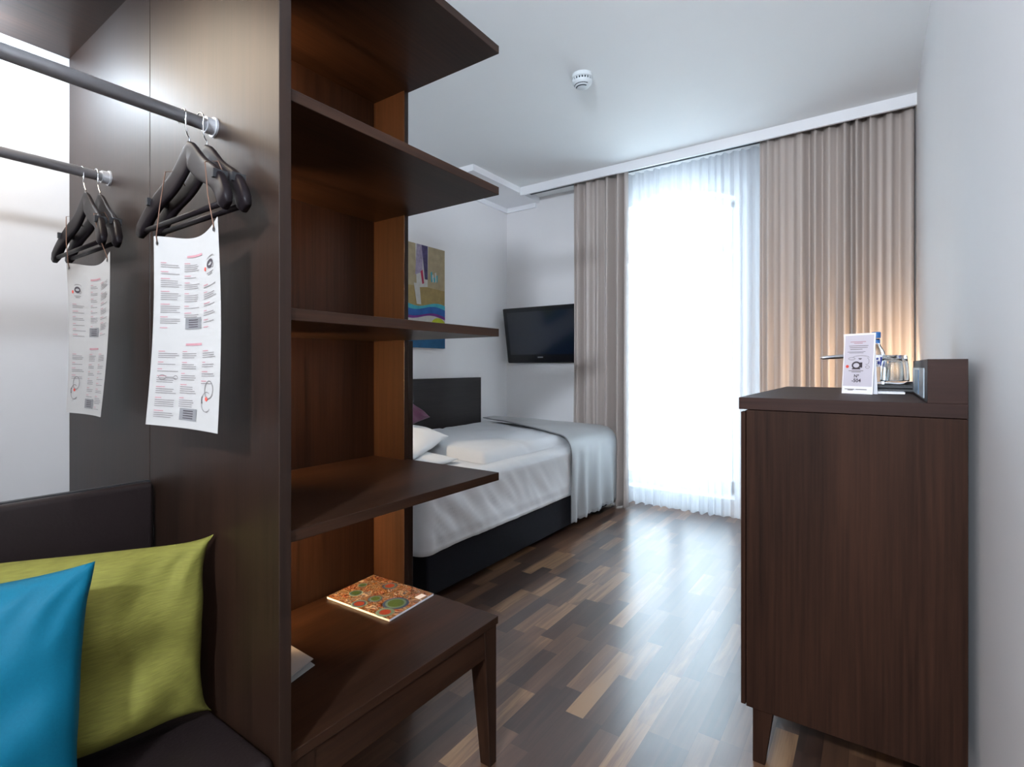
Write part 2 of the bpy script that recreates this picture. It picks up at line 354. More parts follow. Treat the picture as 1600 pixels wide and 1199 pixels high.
obj('pane', box(WX0 + .05, WX1 - .05, wy0 + .03, wy0 + .036, 0.22, SPR + 0.06), pane_m, win)
obj('window_sill', box(WX0, WX1, YW - .0, YW + .16, 0.10, 0.13), trim_m, win)
# boxed soffit and curtain fascia
struct('trim_1', box(XL, -2.76, 3.37, YW, 2.845, ZC), trim_m)
struct('trim_2', box(-2.76, XR, 4.07, 4.09, 2.825, ZC), trim_m)
mb = MB(); mb.box(XL, XL + .025, 3.37, YW, 2.80, 2.845); mb.box(XL, -2.80, YW - .025, YW, 2.80, 2.845)
struct('trim_3', mb, trim_m)
mb = MB(); mb.box(-2.75, XR, 4.13, 4.16, 2.875, ZC); mb.box(-2.75, XR, 4.22, 4.25, 2.875, ZC)
struct('trim_4', mb, slot_m)
struct('baseboard_right', box(XR - .015, XR, YB, YW, 0, 0.07), trim_m)
struct('baseboard_window', box(XL, WX0, YW - .015, YW, 0, 0.07), trim_m)
struct('baseboard_left', box(XL, XL + .015, 0.66, YW - .02, 0, 0.07), trim_m)

# ---------------------------------------------------------------- curtains
def fold_profile(x0, x1, n_folds, seed, amp, jitter=0.42):
    rnd = random.Random(seed); xs = [0.0]
    for k in range(n_folds): xs.append(xs[-1] + 1 + rnd.uniform(-jitter, jitter))
    T = xs[-1]; xs = [q / T for q in xs]; amps = [amp * rnd.uniform(0.35, 1.35) for _ in range(n_folds + 1)]; ph = rnd.uniform(0, 9)
    def f(u, v):   # v: 0 top .. 1 bottom
        k = 0
        while k < n_folds - 1 and u > xs[k + 1]: k += 1
        t = (u - xs[k]) / (xs[k + 1] - xs[k]); am = amps[k] * (1 - t) + amps[k + 1] * t
        wv = math.sin(2 * math.pi * t); wv = wv * (1.0 + 0.25 * math.sin(4 * math.pi * t + k))
        return am * (0.75 + 0.35 * v) * wv + 0.012 * noise.noise((u * 7 + ph, v * 2.2, seed)) * (0.4 + v), 0.010 * noise.noise((u * 5, v * 1.7, seed + 4)) * v
    return f
def curtain(name, x0, x1, y, z0, z1, folds, seed, amp, mat_, label, cat, sway=0.0, nu=None, hem=0.0, top_in=0.0, thick=0.0):
    f = fold_profile(x0, x1, folds, seed, amp); nu = nu or folds * 14; nv = 40
    def P(i, j):
        v = 1 - j; dy, dx = f(i, v)
        wgt = 1 - 0.03 * math.sin(v * math.pi)
        cx = (x0 + x1) / 2; x = cx + (x0 + (x1 - x0) * i - cx) * (1 - top_in * (1 - v)) + dx
        return (x, y + dy, z0 + (z1 - z0) * j + (hem * math.sin(i * folds * 2 * math.pi + 1) if j < 0.001 else 0))
    mb = MB().grid(P, nu, nv)
    t = tag(obj(name, mb, mat_, smooth=True, solid=thick, loc=((x0 + x1) / 2, y, z0)), label, cat)
    return t
curtain('curtain', -2.235, -1.715, 4.165, 0.012, 2.87, 6, 3, 0.048, curtain_m, 'narrow taupe satin curtain gathered left of the window, behind the foot of the bed', 'curtain', thick=0.002)
curtain('curtain', -0.695, 0.203, 4.160, 0.012, 2.87, 10, 11, 0.046, curtain_m, 'wide taupe satin curtain right of the window, behind the tall cabinet', 'curtain', thick=0.002)
curtain('sheer_curtain', -1.80, -0.62, 4.285, 0.022, 2.87, 17, 21, 0.026, sheer_m, 'white see-through voile curtain glowing in front of the window', 'curtain', hem=0.006)

# ---------------------------------------------------------------- wardrobe with shelves (built-in, one unit)
PY0, PY1 = 0.554, 0.579
wr = thing('wardrobe_shelf_unit', (-1.3, 0.9, 0.0), 'tall dark wenge room divider with open shelves and two clothes rails', 'shelf unit')
obj('side_panel', box(-1.5185, -0.930, PY0, PY1, 0, 2.226), wood_panel, wr, bevel=0.0012)
obj('side_panel', box(-2.148, -1.5215, PY0, PY1, 0, 2.226), wood_panel, wr, bevel=0.0012)
obj('side_panel', box(-2.148, -0.930, -1.12, -1.095, 0, 2.226), wood_z, wr, bevel=0.0012)
obj('seam_strip', box(-1.5215, -1.5185, PY0 + .004, PY1 - .004, 0.46, 2.226), chrome, wr)
obj('back_panel', box(-1.505, -1.487, PY1, 1.25, 0, 2.176), wood_z, wr)
obj('end_panel', box(-1.505, -1.330, 1.25, 1.269, 0, 2.153), wood_z, wr, bevel=0.001)
obj('end_board', box(-1.505, -1.330, 1.269, 1.291, 0, 1.290), wood_z, wr, bevel=0.001)
for zt in (2.176, 1.746, 1.315, 0.878):
    obj('shelf', box(-1.487, -0.938, PY1, 1.269, zt - 0.024, zt), wood_y, wr, bevel=0.0012)
obj('top_board', box(-2.148, -0.930, -1.095, PY0, 2.201, 2.226), wood_y, wr)
for (rx_, rz_) in ((-1.183, 1.722), (-1.797, 1.739)):
    rl = obj('clothes_rail', MB().tube([(rx_, -1.095, rz_), (rx_, PY0 - .002, rz_)], 0.0135, 24), chrome, wr, smooth=True)
    obj('flange', MB().lathe([(0.0, -0.020), (0.017, -0.020), (0.0175, -0.004), (0.021, -0.004), (0.021, 0.0), (0, 0)], (rx_, PY0, rz_), 24, ax='y'), chrome, rl, smooth=False)
# warm led strips in the front corner of every bay
for za, zb in ((0.46, 0.84), (0.90, 1.28), (1.335, 1.71), (1.765, 2.14)):
    obj('led_strip', box(-1.403, -1.397, PY1, PY1 + 0.004, za, zb), led_m, wr)

# ---------------------------------------------------------------- shelf-side bench table
bt = thing('bench_table', (-1.21, 0.92, 0.0), 'low dark wenge bench with tapered legs under the open shelves, a magazine on it', 'bench')
obj('bench_top', box(-1.486, -0.940, 0.581, 1.2685, 0.418, 0.441), wood_y, bt, bevel=0.0015)
mb = MB(); mb.box(-0.962, -0.946, 0.60, 1.235, 0.335, 0.418); mb.box(-1.32, -0.946, 1.233, 1.249, 0.335, 0.418); mb.box(-1.32, -0.95, 0.60, 0.614, 0.335, 0.418)
obj('apron', mb, wood_y, bt)
def tleg(xo, xi, yo, yi, z1, k=0.45):
    # outer corner vertical, inner faces taper
    bx, by = xo + (xi - xo) * (1 - k), yo + (yi - yo) * (1 - k)
    return MB().hexa([(xo, yo, 0), (bx, yo, 0), (bx, by, 0), (xo, by, 0)], [(xo, yo, z1), (xi, yo, z1), (xi, yi, z1), (xo, yi, z1)])
obj('leg', tleg(-0.943, -1.010, 1.262, 1.205, 0.418), wood_z, bt, bevel=0.001)
obj('leg', tleg(-0.943, -1.010, 0.585, 0.642, 0.418), wood_z, bt, bevel=0.001)
obj('leg', tleg(-1.484, -1.42, 0.585, 0.642, 0.418), wood_z, bt, bevel=0.001)
obj('leg', tleg(-1.484, -1.42, 1.247, 1.19, 0.418), wood_z, bt, bevel=0.001)

# magazine and paper on it
def quad_at(c, ux, uy, z0, z1, mi=0):
    c = Vector(c); ux = Vector(ux); uy = Vector(uy)
    p = [c, c + ux, c + ux + uy, c + uy]
    return [(q.x, q.y, z0) for q in p], [(q.x, q.y, z1) for q in p]
mg = thing('magazine', (-1.32, 1.15, 0.441), 'cookery magazine with a colourful food cover lying on the bench', 'magazine')
A_, B_, D_ = Vector((-1.468, 1.040, 0)), Vector((-1.183, 1.052, 0)), Vector((-1.484, 1.245, 0))
ux, uy = B_ - A_, D_ - A_
bo, to = quad_at(A_, ux, uy, 0.4415, 0.4475)
obj('pages', MB().hexa(bo, to), card_m, mg)
cov_m, n, b = new_mat('food_cover_print')
tc = n.nodes.new('ShaderNodeTexCoord'); vo = n.nodes.new('ShaderNodeTexVoronoi'); vo.inputs['Scale'].default_value = 38
nz = n.nodes.new('ShaderNodeTexNoise'); nz.inputs['Scale'].default_value = 40; nz.inputs['Detail'].default_value = 3; nz.inputs['Distortion'].default_value = 1.5
ad = n.nodes.new('ShaderNodeMath'); ad.operation = 'ADD'; hs = n.nodes.new('ShaderNodeSeparateColor')
wv_ = n.nodes.new('ShaderNodeTexNoise'); wv_.inputs['Scale'].default_value = 14; wv_.inputs['Detail'].default_value = 2
wm_ = n.nodes.new('ShaderNodeVectorMath'); wm_.operation = 'MULTIPLY_ADD'; wm_.inputs[1].default_value = (.12, .12, .12)
n.links.new(tc.outputs['Object'], wv_.inputs['Vector']); n.links.new(wv_.outputs['Color'], wm_.inputs[0]); n.links.new(tc.outputs['Object'], wm_.inputs[2])
n.links.new(wm_.outputs[0], vo.inputs['Vector']); n.links.new(wm_.outputs[0], nz.inputs['Vector']); n.links.new(vo.outputs['Color'], hs.inputs[0])
mu = n.nodes.new('ShaderNodeMath'); mu.operation = 'MULTIPLY_ADD'; mu.inputs[1].default_value = 0.45
n.links.new(hs.outputs[0], mu.inputs[0]); n.links.new(nz.outputs['Fac'], mu.inputs[2])
cr = n.nodes.new('ShaderNodeValToRGB'); cr.color_ramp.interpolation = 'LINEAR'; el = cr.color_ramp.elements
el[0].position = 0.32; el[0].color = (0.03, 0.02, 0.02, 1); el[1].position = 1.0; el[1].color = (0.48, 0.38, 0.30, 1)
for p, c in ((0.42, (0.20, 0.07, 0.03)), (0.50, (0.34, 0.17, 0.07)), (0.57, (0.03, 0.03, 0.02)), (0.64, (0.28, 0.07, 0.04)), (0.70, (0.42, 0.30, 0.20)), (0.76, (0.05, 0.05, 0.04)), (0.84, (0.30, 0.15, 0.06)), (0.91, (0.04, 0.05, 0.09))):
    e = el.new(p); e.color = (*c, 1)
n.links.new(mu.outputs[0], cr.inputs[0]); n.links.new(cr.outputs[0], b.inputs['Base Color']); setp(b, rough=0.25)
bo, to = quad_at(A_, ux, uy, 0.4475, 0.4483)

bowl_g = plain('print_green', (0.06, 0.11, 0.03), 0.3, 0.9, 260); bowl_w = plain('print_teal_rim', (0.14, 0.24, 0.21), 0.3, 0.1, 60)
bowl_b = plain('print_navy', (0.03, 0.06, 0.14), 0.3, 0.2, 60); bowl_r = plain('print_tomato', (0.28, 0.05, 0.03), 0.3, 0.9, 260)
dishes = ((0.80, 0.42, 0.16, bowl_b, bowl_w, bowl_g), (0.52, 0.36, 0.09, bowl_b, bowl_w, bowl_g), (0.22, 0.33, 0.09, bowl_w, bowl_b, bowl_g), (0.85, 0.12, 0.11, bowl_w, bowl_w, bowl_r),
          (0.46, 0.10, 0.10, bowl_w, bowl_b, bowl_r), (0.42, 0.82, 0.10, bowl_b, bowl_w, bowl_r), (0.12, 0.60, 0.06, bowl_w, bowl_b, bowl_g))
mats = [cov_m]; mb = MB().hexa(bo, to)
for i, (s_, t_, r_, m0, m1_, m2_) in enumerate(dishes):
    for q, (rr, mm) in enumerate(((1, m0), (0.8, m1_), (0.62, m2_))):
        if mm not in mats: mats.append(mm)
        c = A_ + ux * s_ + uy * t_; z = 0.4484 + 0.0002 * q + 0.00005 * i
        mb.poly([(c.x + math.cos(a) * r_ * rr * 0.26, c.y + math.sin(a) * r_ * rr * 0.26, z) for a in [2 * math.pi * k / 20 for k in range(20)]], mats.index(mm))
c = A_ + ux * 0.88 + uy * 0.72
if card_m not in mats: mats.append(card_m)
mb.poly([(c.x, c.y, 0.4486), (c.x + ux.x * .08, c.y, 0.4486), (c.x + ux.x * .08, c.y + .034, 0.4486), (c.x, c.y + .034, 0.4486)], mats.index(card_m))
obj('cover', mb, mats, mg, fix=False)
mb = MB()
for k, (dz, r_) in enumerate(((0.0, 0), (0.004, 0.5))):
    c = Vector((-1.127 - k * .006, 0.630, 0)); d1 = Vector((-0.038, 0.160, 0)); d2 = Vector((-0.16, 0.012, 0))
    p = [c, c + d1, c + d1 + d2, c + d2]
    lift = [0, 0.010 * k, 0.003, 0]
    mb.hexa([(q.x, q.y, 0.4415 + dz + l_) for q, l_ in zip(p, lift)], [(q.x, q.y, 0.4425 + dz + l_) for q, l_ in zip(p, lift)])
tag(obj('paper_sheets', mb, paper_m), 'white paper sheets on the bench, half hidden by the divider edge', 'paper')

# ---------------------------------------------------------------- leather seat
ls = thing('leather_bench_seat', (-1.25, -0.27, 0.0), 'dark brown leather bench seat with a low backrest beside the wenge divider', 'bench seat')
def soft_box(x0, x1, y0, y1, z0, z1, r, mat_, name, parent, seg=4):
    o = obj(name, box(x0, x1, y0, y1, z0, z1), mat_, parent, smooth=True)
    q = o.modifiers.new('bevel', 'BEVEL'); q.width = r; q.segments = seg
    return o
soft_box(-1.476, -0.932, -1.09, 0.552, 0.33, 0.456, 0.022, leather, 'seat_cushion', ls)
soft_box(-1.507, -1.474, -1.09, 0.548, 0.33, 0.912, 0.013, leather, 'backrest', ls)
obj('backrest_board', box(-1.523, -1.508, -1.09, 0.550, 0.0, 0.912), matt_black, ls)
obj('seat_base', box(-1.50, -0.945, -1.09, 0.550, 0.0, 0.33), wood_y, ls)

# ---------------------------------------------------------------- cushions and pillows
def cushion(name, tl, tr, br, bl, thick, mat_, label, cat, seed=1, pinch=0.05, wr_=0.012, ear=2.0, group=None, loc=None, piping=None):
    tl, tr, br, bl = map(Vector, (tl, tr, br, bl)); cen = (tl + tr + br + bl) / 4
    nrm = ((tr - bl).cross(tl - br)).normalized()
    w_ = (tr - tl).length
    N_ = 56
    def surf(sgn):
        def f(i, j):
            u, v = i * 2 - 1, j * 2 - 1
            pu = u * (1 - pinch * (1 - abs(v) ** ear) * abs(u) ** 2); pv = v * (1 - pinch * (1 - abs(u) ** ear) * abs(v) ** 2)
            a, b_ = (pu + 1) / 2, (pv + 1) / 2
            p = bl.lerp(br, a).lerp(tl.lerp(tr, a), b_)
            h = max(0.0, (1 - abs(u) ** 2.6)) ** 0.55 * max(0.0, (1 - abs(v) ** 2.6)) ** 0.55
            edge = min(1.0, 3.5 * min(1 - abs(u), 1 - abs(v)) + 0.15)
            corner = (abs(u) * abs(v)) ** 2
            wrk = wr_ * noise.noise((u * 2.2 + seed, v * 2.2, seed * 3.1)) + wr_ * 0.7 * corner * math.sin((u * u - v * v) * 14 + seed + 6 * (abs(u) + abs(v)))
            e2 = 0.004 * noise.noise((u * 3 + seed, v * 3 + 7, 0.3))
            return p + nrm * (sgn * (thick * h + wrk * edge * (0.3 + h)) + (wr_ * 1.2 * noise.noise((u * 1.3, v * 1.3, seed + 9)))) + (tr - tl).normalized() * e2
        return f
    mb = MB(); mb.grid(surf(1), N_, N_); mb.grid(surf(-1), N_, N_)
    o = obj(name, mb, mat_, smooth=True, loc=loc or (cen.x, cen.y, min(bl.z, br.z)))
    bmx = bmesh.new(); bmx.from_mesh(o.data); bmesh.ops.remove_doubles(bmx, verts=bmx.verts, dist=0.0015); bmesh.ops.recalc_face_normals(bmx, faces=bmx.faces); bmx.to_mesh(o.data); bmx.free()
    for p_ in o.data.polygons: p_.use_smooth = True
    return tag(o, label, cat, group)
cushion('cushion', (-1.33, 0.10, 0.875), (-1.172, 0.545, 0.838), (-1.150, 0.535, 0.470), (-1.245, 0.06, 0.468), 0.072, lime_m,
        'lime green slub cushion leaning in the corner of the leather seat', 'cushion', seed=2, pinch=0.085, wr_=0.022, ear=7)
cushion('cushion', (-1.30, -0.06, 0.845), (-1.090, 0.315, 0.868), (-1.045, 0.285, 0.475), (-1.16, -0.12, 0.470), 0.060, blue_m,
        'petrol blue cushion in front of the lime green one, cut off by the left edge', 'cushion', seed=5, pinch=0.05, wr_=0.018, ear=4)

# ---------------------------------------------------------------- hangers
def make_hanger(name, x, y, zr, dx, label, group):
    """x, zr: rail axis; the body hangs below"""
    t = thing(name, (x, y, zr), label, 'hanger', group)
    za = zr - 0.072; cx = x + dx
    # hook
    pts = []
    for k in range(15):
        a = R(205 - k * 230 / 14); pts.append((x + 0.0175 * math.cos(a), y, zr - 0.002 + 0.0175 * math.sin(a)))
    pts += [(x + 0.016, y, zr - 0.030), (x + 0.007 + dx * .5, y, zr - 0.045), (cx, y, zr - 0.055), (cx, y, za - 0.01)]
    obj('hook', MB().tube(pts, 0.0016, 8), bright_chrome, t, smooth=True)
    # shoulders: a flattened bow, deepest at the neck, curving forward at the ends
    H = 0.198; n_ = 36
    def mid(s_): 
        a = abs(s_); return (cx + H * s_, y - 0.020 * a * a, za - 0.004 - 0.168 * (math.sqrt(a * a + 0.018) - 0.134) - 0.030 * math.sin(math.pi * min(1, a)) * 0 + 0.020 * math.sin(2 * math.pi * a) * -0.55 - 0.05 * max(0, a - .9))
    mb = MB(); vs = []; seg = 14
    for i in range(n_ + 1):
        s_ = -1 + 2 * i / n_; a = abs(s_); p = Vector(mid(s_)); q = Vector(mid(min(1, s_ + .02))) - Vector(mid(max(-1, s_ - .02))); tt = q.normalized()
        up = Vector((-tt.z, 0, tt.x)); hh = (0.027 - 0.010 * a) * (1 if a < 0.97 else 0.7); ww = (0.0055 + 0.0045 * a ** 2) * (1 if a < 0.97 else 0.6)
        for k in range(seg):
            an = 2 * math.pi * k / seg; c_, s2 = math.cos(an), math.sin(an)
            c_ = math.copysign(abs(c_) ** .45, c_); s2 = math.copysign(abs(s2) ** .45, s2)
            vs.append(p + up * (c_ * hh - hh * .4) + Vector((0, 1, 0)) * s2 * ww)
    fs = [(i * seg + k, i * seg + (k + 1) % seg, (i + 1) * seg + (k + 1) % seg, (i + 1) * seg + k) for i in range(n_) for k in range(seg)]
    fs += [tuple(range(seg)), tuple(range(n_ * seg, (n_ + 1) * seg))]
    mb.add(vs, fs); obj('shoulder_bow', mb, wood_hanger, t, smooth=True)
    # trouser bar
    e0, e1 = Vector(mid(-0.93)), Vector(mid(0.93))
    obj('trouser_bar', MB().tube([(e0.x, e0.y, e0.z - .014), (e1.x, e1.y, e1.z - .014)], 0.0055, 12), wood_hanger, t, smooth=True)
    for s_ in (-0.74, 0.74):
        p = Vector(mid(s_)); obj('notch_grip', box(p.x - .004, p.x + .004, p.y - .013, p.y + .013, p.z - .002, p.z + .014), matt_black, t)
    return t
def copy_tree(o, parent=None):
    c = o.copy(); C.objects.link(c); c.parent = parent
    for ch in o.children: copy_tree(ch, c)
    return c
h1 = make_hanger('coat_hanger', -1.183, 0.490, 1.722, 0.033, 'front dark wooden hanger on the near rail, carrying the larger info sheet', 'hangers on the near rail')
h2 = copy_tree(h1); h2.location = (-1.172, 0.519, 1.722); h2['label'] = 'dark wooden hanger on the near rail, behind another, right against the panel'; h2['group'] = 'hangers on the near rail'
h3 = copy_tree(h1); h3.location = (-1.803, 0.492, 1.739); h3['label'] = 'front dark wooden hanger on the far rail, carrying the smaller looking info sheet'; h3['group'] = 'hangers on the far rail'
h4 = copy_tree(h1); h4.location = (-1.793, 0.521, 1.739); h4['label'] = 'dark wooden hanger on the far rail, behind another, right against the panel'; h4['group'] = 'hangers on the far rail'

# ---------------------------------------------------------------- info sheets
def info_sheet(tl, tr, br, bl, lcord, rcord, label, flip):
    tl, tr, br, bl = map(Vector, (tl, tr, br, bl))
    t = thing('info_sheet', tuple((bl + br) / 2), label, 'sheet', 'printed info sheets hung from the hangers')
    def S(u, v, off=0.0):      # u right, v down
        p = tl.lerp(tr, u).lerp(bl.lerp(br, u), v)
        sag = -0.022 * math.sin(math.pi * min(1, u * 1.0)) * (1 - v) ** 2 * (0.4 + u)
        bow = 0.014 * math.sin(math.pi * u) * (1 - 0.3 * v) + 0.006 * math.sin(math.pi * v)
        return Vector((p.x, p.y + bow - off, p.z + sag))
    mats_ = [ink_grey, ink_pink, ink_box, ink_dark, ink_red, paper_m]; mb = MB().grid(lambda i, j: S(i, 1 - j), 24, 24, 5); rnd = random.Random(7 if flip else 3)
    def bar(u0, u1, v0, v1, mi, off=0.0009):
        k = max(1, int((u1 - u0) / 0.06))
        for q in range(k):
            a, c = u0 + (u1 - u0) * q / k, u0 + (u1 - u0) * (q + 1) / k
            mb.poly([S(a, v1, off), S(c, v1, off), S(c, v0, off), S(a, v0, off)], mi)
    cols = ((0.09, 0.36), (0.40, 0.63), (0.70, 0.93))
    if flip: cols = ((0.08, 0.34), (0.44, 0.62), (0.70, 0.93))
    for page in (0, 1):
        v0 = 0.06 + page * 0.47
        bar(0.44, 0.68, v0 + 0.035, v0 + 0.047, 1)
        for ci, (a, c) in enumerate(cols):
            v = v0 + 0.075
            while v < v0 + 0.43:
                if page == 0 and ci == (0 if flip else 2) and v0 + 0.07 < v < v0 + 0.20: v = v0 + 0.21
                if ci == 1 and v > v0 + 0.36: break
                if page == 1 and ci == (0 if flip else 2) and v > v0 + 0.26: break
                bar(a, a + (c - a) * rnd.uniform(0.2, 0.45), v, v + 0.0045, 1); v += 0.012
                for q in range(rnd.randint(1, 4)):
                    if v > v0 + 0.43: break
                    bar(a, a + (c - a) * rnd.uniform(0.75, 1.0), v, v + 0.0035, 0); v += 0.0105
                v += 0.014
        bar(0.42, 0.66, v0 + 0.37, v0 + 0.43, 2)
        for q in range(4): bar(0.47, 0.61, v0 + 0.38 + q * .012, v0 + 0.385 + q * .012, 3, 0.0012)
    # the small drawings: a round machine with a hose above, a long outline plan below
    a = cols[0][0] + .06 if flip else 0.78
    def ring(cu, cv, ru, rv, wd, mi, n_=16, a0=0, a1=360):
        for q in range(n_):
            x0, x1 = R(a0 + (a1 - a0) * q / n_), R(a0 + (a1 - a0) * (q + 1) / n_)
            mb.poly([S(cu + math.cos(x0) * ru, cv + math.sin(x0) * rv, .0012), S(cu + math.cos(x1) * ru, cv + math.sin(x1) * rv, .0012),
                     S(cu + math.cos(x1) * (ru - wd), cv + math.sin(x1) * (rv - wd * .7), .0012), S(cu + math.cos(x0) * (ru - wd), cv + math.sin(x0) * (rv - wd * .7), .0012)], mi)
    ring(a + .04, 0.175, .055, .022, .02, 3); ring(a + .05, 0.148, .065, .012, .006, 0, 14, 180, 380)
    ring(a - .045, 0.19, .016, .011, .015, 4, 10); ring(a + .09, 0.19, .02, .012, .006, 0, 10)
    bar(a - .02, a + .1, 0.215, 0.219, 0); bar(a, a + .08, 0.225, 0.229, 0)
    ring(a + .05, 0.80, .07, .045, .008, 0); ring(a + .02, 0.86, .08, .05, .006, 0, 14, 40, 300); ring(a + .02, 0.845, .022, .012, .02, 4, 10); ring(a - .04, 0.85, .02, .02, .012, 3, 10, 90, 270)
    if not flip: ring(0.16, 0.745, .05, .014, .006, 0); bar(0.21, 0.30, 0.742, 0.745, 0); ring(0.33, 0.745, .03, .012, .006, 0, 10)
    obj('paper', mb, mats_, t, fix=False)
    for (u, v, top) in ((0.05, 0.035, lcord), (0.93, 0.035, rcord)):
        p = S(u, v, 0.001); ey = [(p.x + math.cos(q) * .0045, p.y - .001, p.z + math.sin(q) * .0045) for q in [2 * math.pi * k / 12 for k in range(12)]]
        o_ = obj('eyelet', MB().poly(ey), matt_black, t, fix=False)
        obj('cord', MB().tube([p, (p.x, p.y - .002, p.z + .012), ((p.x * .5 + top[0] * .5), p.y * .5 + top[1] * .5 - .003, (p.z + top[2]) / 2), top, (top[0] + .003, top[1] + .022, top[2] + .008), (top[0] + .004, top[1] + .036, top[2] - .02)], 0.0011, 6), cord_m, t, smooth=True)
    return t
info_sheet((-1.232, 0.456, 1.472), (-0.985, 0.467, 1.475), (-0.985, 0.467, 1.077), (-1.262, 0.452, 1.078),
           (-1.215, 0.471, 1.607), (-1.040, 0.470, 1.588), 'nearer white printed info sheet hanging by brown cords, front of the near rail', False)
info_sheet((-1.835, 0.467, 1.487), (-1.528, 0.472, 1.482), (-1.578, 0.468, 1.074), (-1.838, 0.467, 1.073),
           (-1.860, 0.473, 1.621), (-1.640, 0.472, 1.592), 'farther white printed info sheet hanging by cords from the far rail', True)

# ---------------------------------------------------------------- bed
BX = -1.83   # visible long side
bd = thing('bed', (-2.48, 2.95, 0.0), 'low bed with black velour base and fitted white sheet along the left wall', 'bed')
mb = box(-3.115, BX + .008, 1.865, 4.05, 0.045, 0.275)
soft = obj('bed_base', mb, base_m, bd, bevel=0.012)
for (x, y) in ((BX - .06, 3.93), (BX - .06, 1.92), (-3.04, 3.93), (-3.04, 1.92)):
    obj('leg', MB().lathe([(0, 0), (0.022, 0), (0.027, 0.045), (0, 0.045)], (x, y, 0), 16), matt_black, bd)
def rbox_pt(i, j, x0, x1, y0, y1, z0, z1, r):  # (helper kept simple: ring around, profile upward)
    pass
# fitted sheet over the mattress: superellipse plan, rounded shoulder, creased flanks
def mattress():
    x0, x1, y0, y1, z0, z1 = -3.115, BX + 0.022, 1.82, 4.06, 0.262, 0.615
    cx, cy, hx, hy = (x0 + x1) / 2, (y0 + y1) / 2, (x1 - x0) / 2, (y1 - y0) / 2
    mb = MB(); nu = 420
    per = []
    rc = 0.07
    import itertools
    segs = []
    def corner(cx_, cy_, a0):
        return [(cx_ + rc * math.cos(R(a0 + t * 15)), cy_ + rc * math.sin(R(a0 + t * 15)), math.cos(R(a0 + t * 15)), math.sin(R(a0 + t * 15))) for t in range(7)]
    ring = []
    def line(p, q, nx, ny, n_): return [(p[0] + (q[0] - p[0]) * k / n_, p[1] + (q[1] - p[1]) * k / n_, nx, ny) for k in range(1, n_)]
    ring += corner(x1 - rc, y1 - rc, 0) + line((x1 - rc, y1), (x0 + rc, y1), 0, 1, 20) + corner(x0 + rc, y1 - rc, 90) + line((x0, y1 - rc), (x0, y0 + rc), -1, 0, 20)
    ring += corner(x0 + rc, y0 + rc, 180) + line((x0 + rc, y0), (x1 - rc, y0), 0, -1, 40) + corner(x1 - rc, y0 + rc, 270) + line((x1, y0 + rc), (x1, y1 - rc), 1, 0, 150)
    prof = [(0.0 - .012, z0), (0.0, z0 + .004)] + [(0.0, z0 + .004 + (z1 - .05 - z0) * k / 14) for k in range(1, 15)]
    prof += [(-0.06 * (1 - math.cos(R(a))), z1 - .05 + .05 * math.sin(R(a))) for a in (15, 35, 55, 75, 90)]
    prof += [(-0.066, z1 + .003)]
    def f(i, j):
        k = int(round(i * len(ring))) % len(ring); x, y, nx, ny = ring[k]; ins, z = prof[int(round(j * (len(prof) - 1)))]
        t = (z - z0) / (z1 - z0)
        x, y = x + nx * ins, y + ny * ins
        dx = 0
        if nx > 0.3:
            s = y * 9
            wv = noise.noise((s + t * 3.2, t * 1.3, 2.0)) + 0.5 * noise.noise((s * 2.3 + t * 5.5, t * 2, 7.0)) + 0.5 * max(0, 1 - abs(t - 0.30) * 14) * 0
            near = max(0.35, 1 - (y - 1.82) * .55)
            dx = (0.019 * wv * near * (1 - abs(2 * t - 0.9) * .6)) + (0.008 if 0.18 < t < 0.9 else 0) - (0.005 if abs(t - 0.34) < 0.02 else 0)
        return (x + dx, y, z + 0.006 * noise.noise((x * 4, y * 4, 1)) * (1 if t > .9 else 0) + 0.01 * noise.noise((y * 3.0, 0, 5)) * (1 if t < .05 else 0))
    mb.grid(f, len(ring), len(prof) - 1, closed_u=True)
    # close the top
    k = len(ring); base = (len(prof) - 1) * k
    mb.f.append(tuple(range(base, base + k))); mb.m.append(0)
    return mb
obj('fitted_sheet', mattress(), linen_m, bd, smooth=True)
tag(obj('headboard', box(-3.160, -3.122, 1.70, 3.932, 0.30, 1.096), wood_head, bevel=0.002), 'wide black-brown wooden headboard panel on the left wall, behind the bed', 'headboard')

# folded duvet
def duvet():
    mb = MB(); nx, ny = 60, 80
    x0, x1, y0, y1 = -3.06, -1.90, 2.42, 3.96
    def f(i, j):
        x = x0 + (x1 - x0) * i; y = y0 + (y1 - y0) * j + 0.16 * (1 - i) * (1 - j)
        e = min(i, 1 - i) * (x1 - x0); e2 = min(j, 1 - j) * (y1 - y0); d = min(e, e2)
        h = 0.062 * math.sin(min(1, max(0, d / 0.085)) * math.pi / 2) ** 0.7
        h += 0.008 * noise.noise((x * 3.2, y * 3.2, 4)) + 0.006 * noise.noise((x * 9, y * 7, 2))
        h += -0.010 * math.exp(-((y - 2.95 + 0.3 * (x + 2)) / 0.03) ** 2)
        return (x, y, 0.619 + max(0.002, h) if d > 0 else 0.619)
    mb.grid(f, nx, ny); mb.grid(lambda i, j: (f(i, j)[0], f(i, j)[1], 0.616), nx, ny)
    o = obj('duvet', mb, linen_m, smooth=True, loc=(-2.48, 3.2, 0.615))
    return o
tag(duvet(), 'white folded duvet spread over the bed between pillows and grey throw', 'duvet')
obj_f = MB()
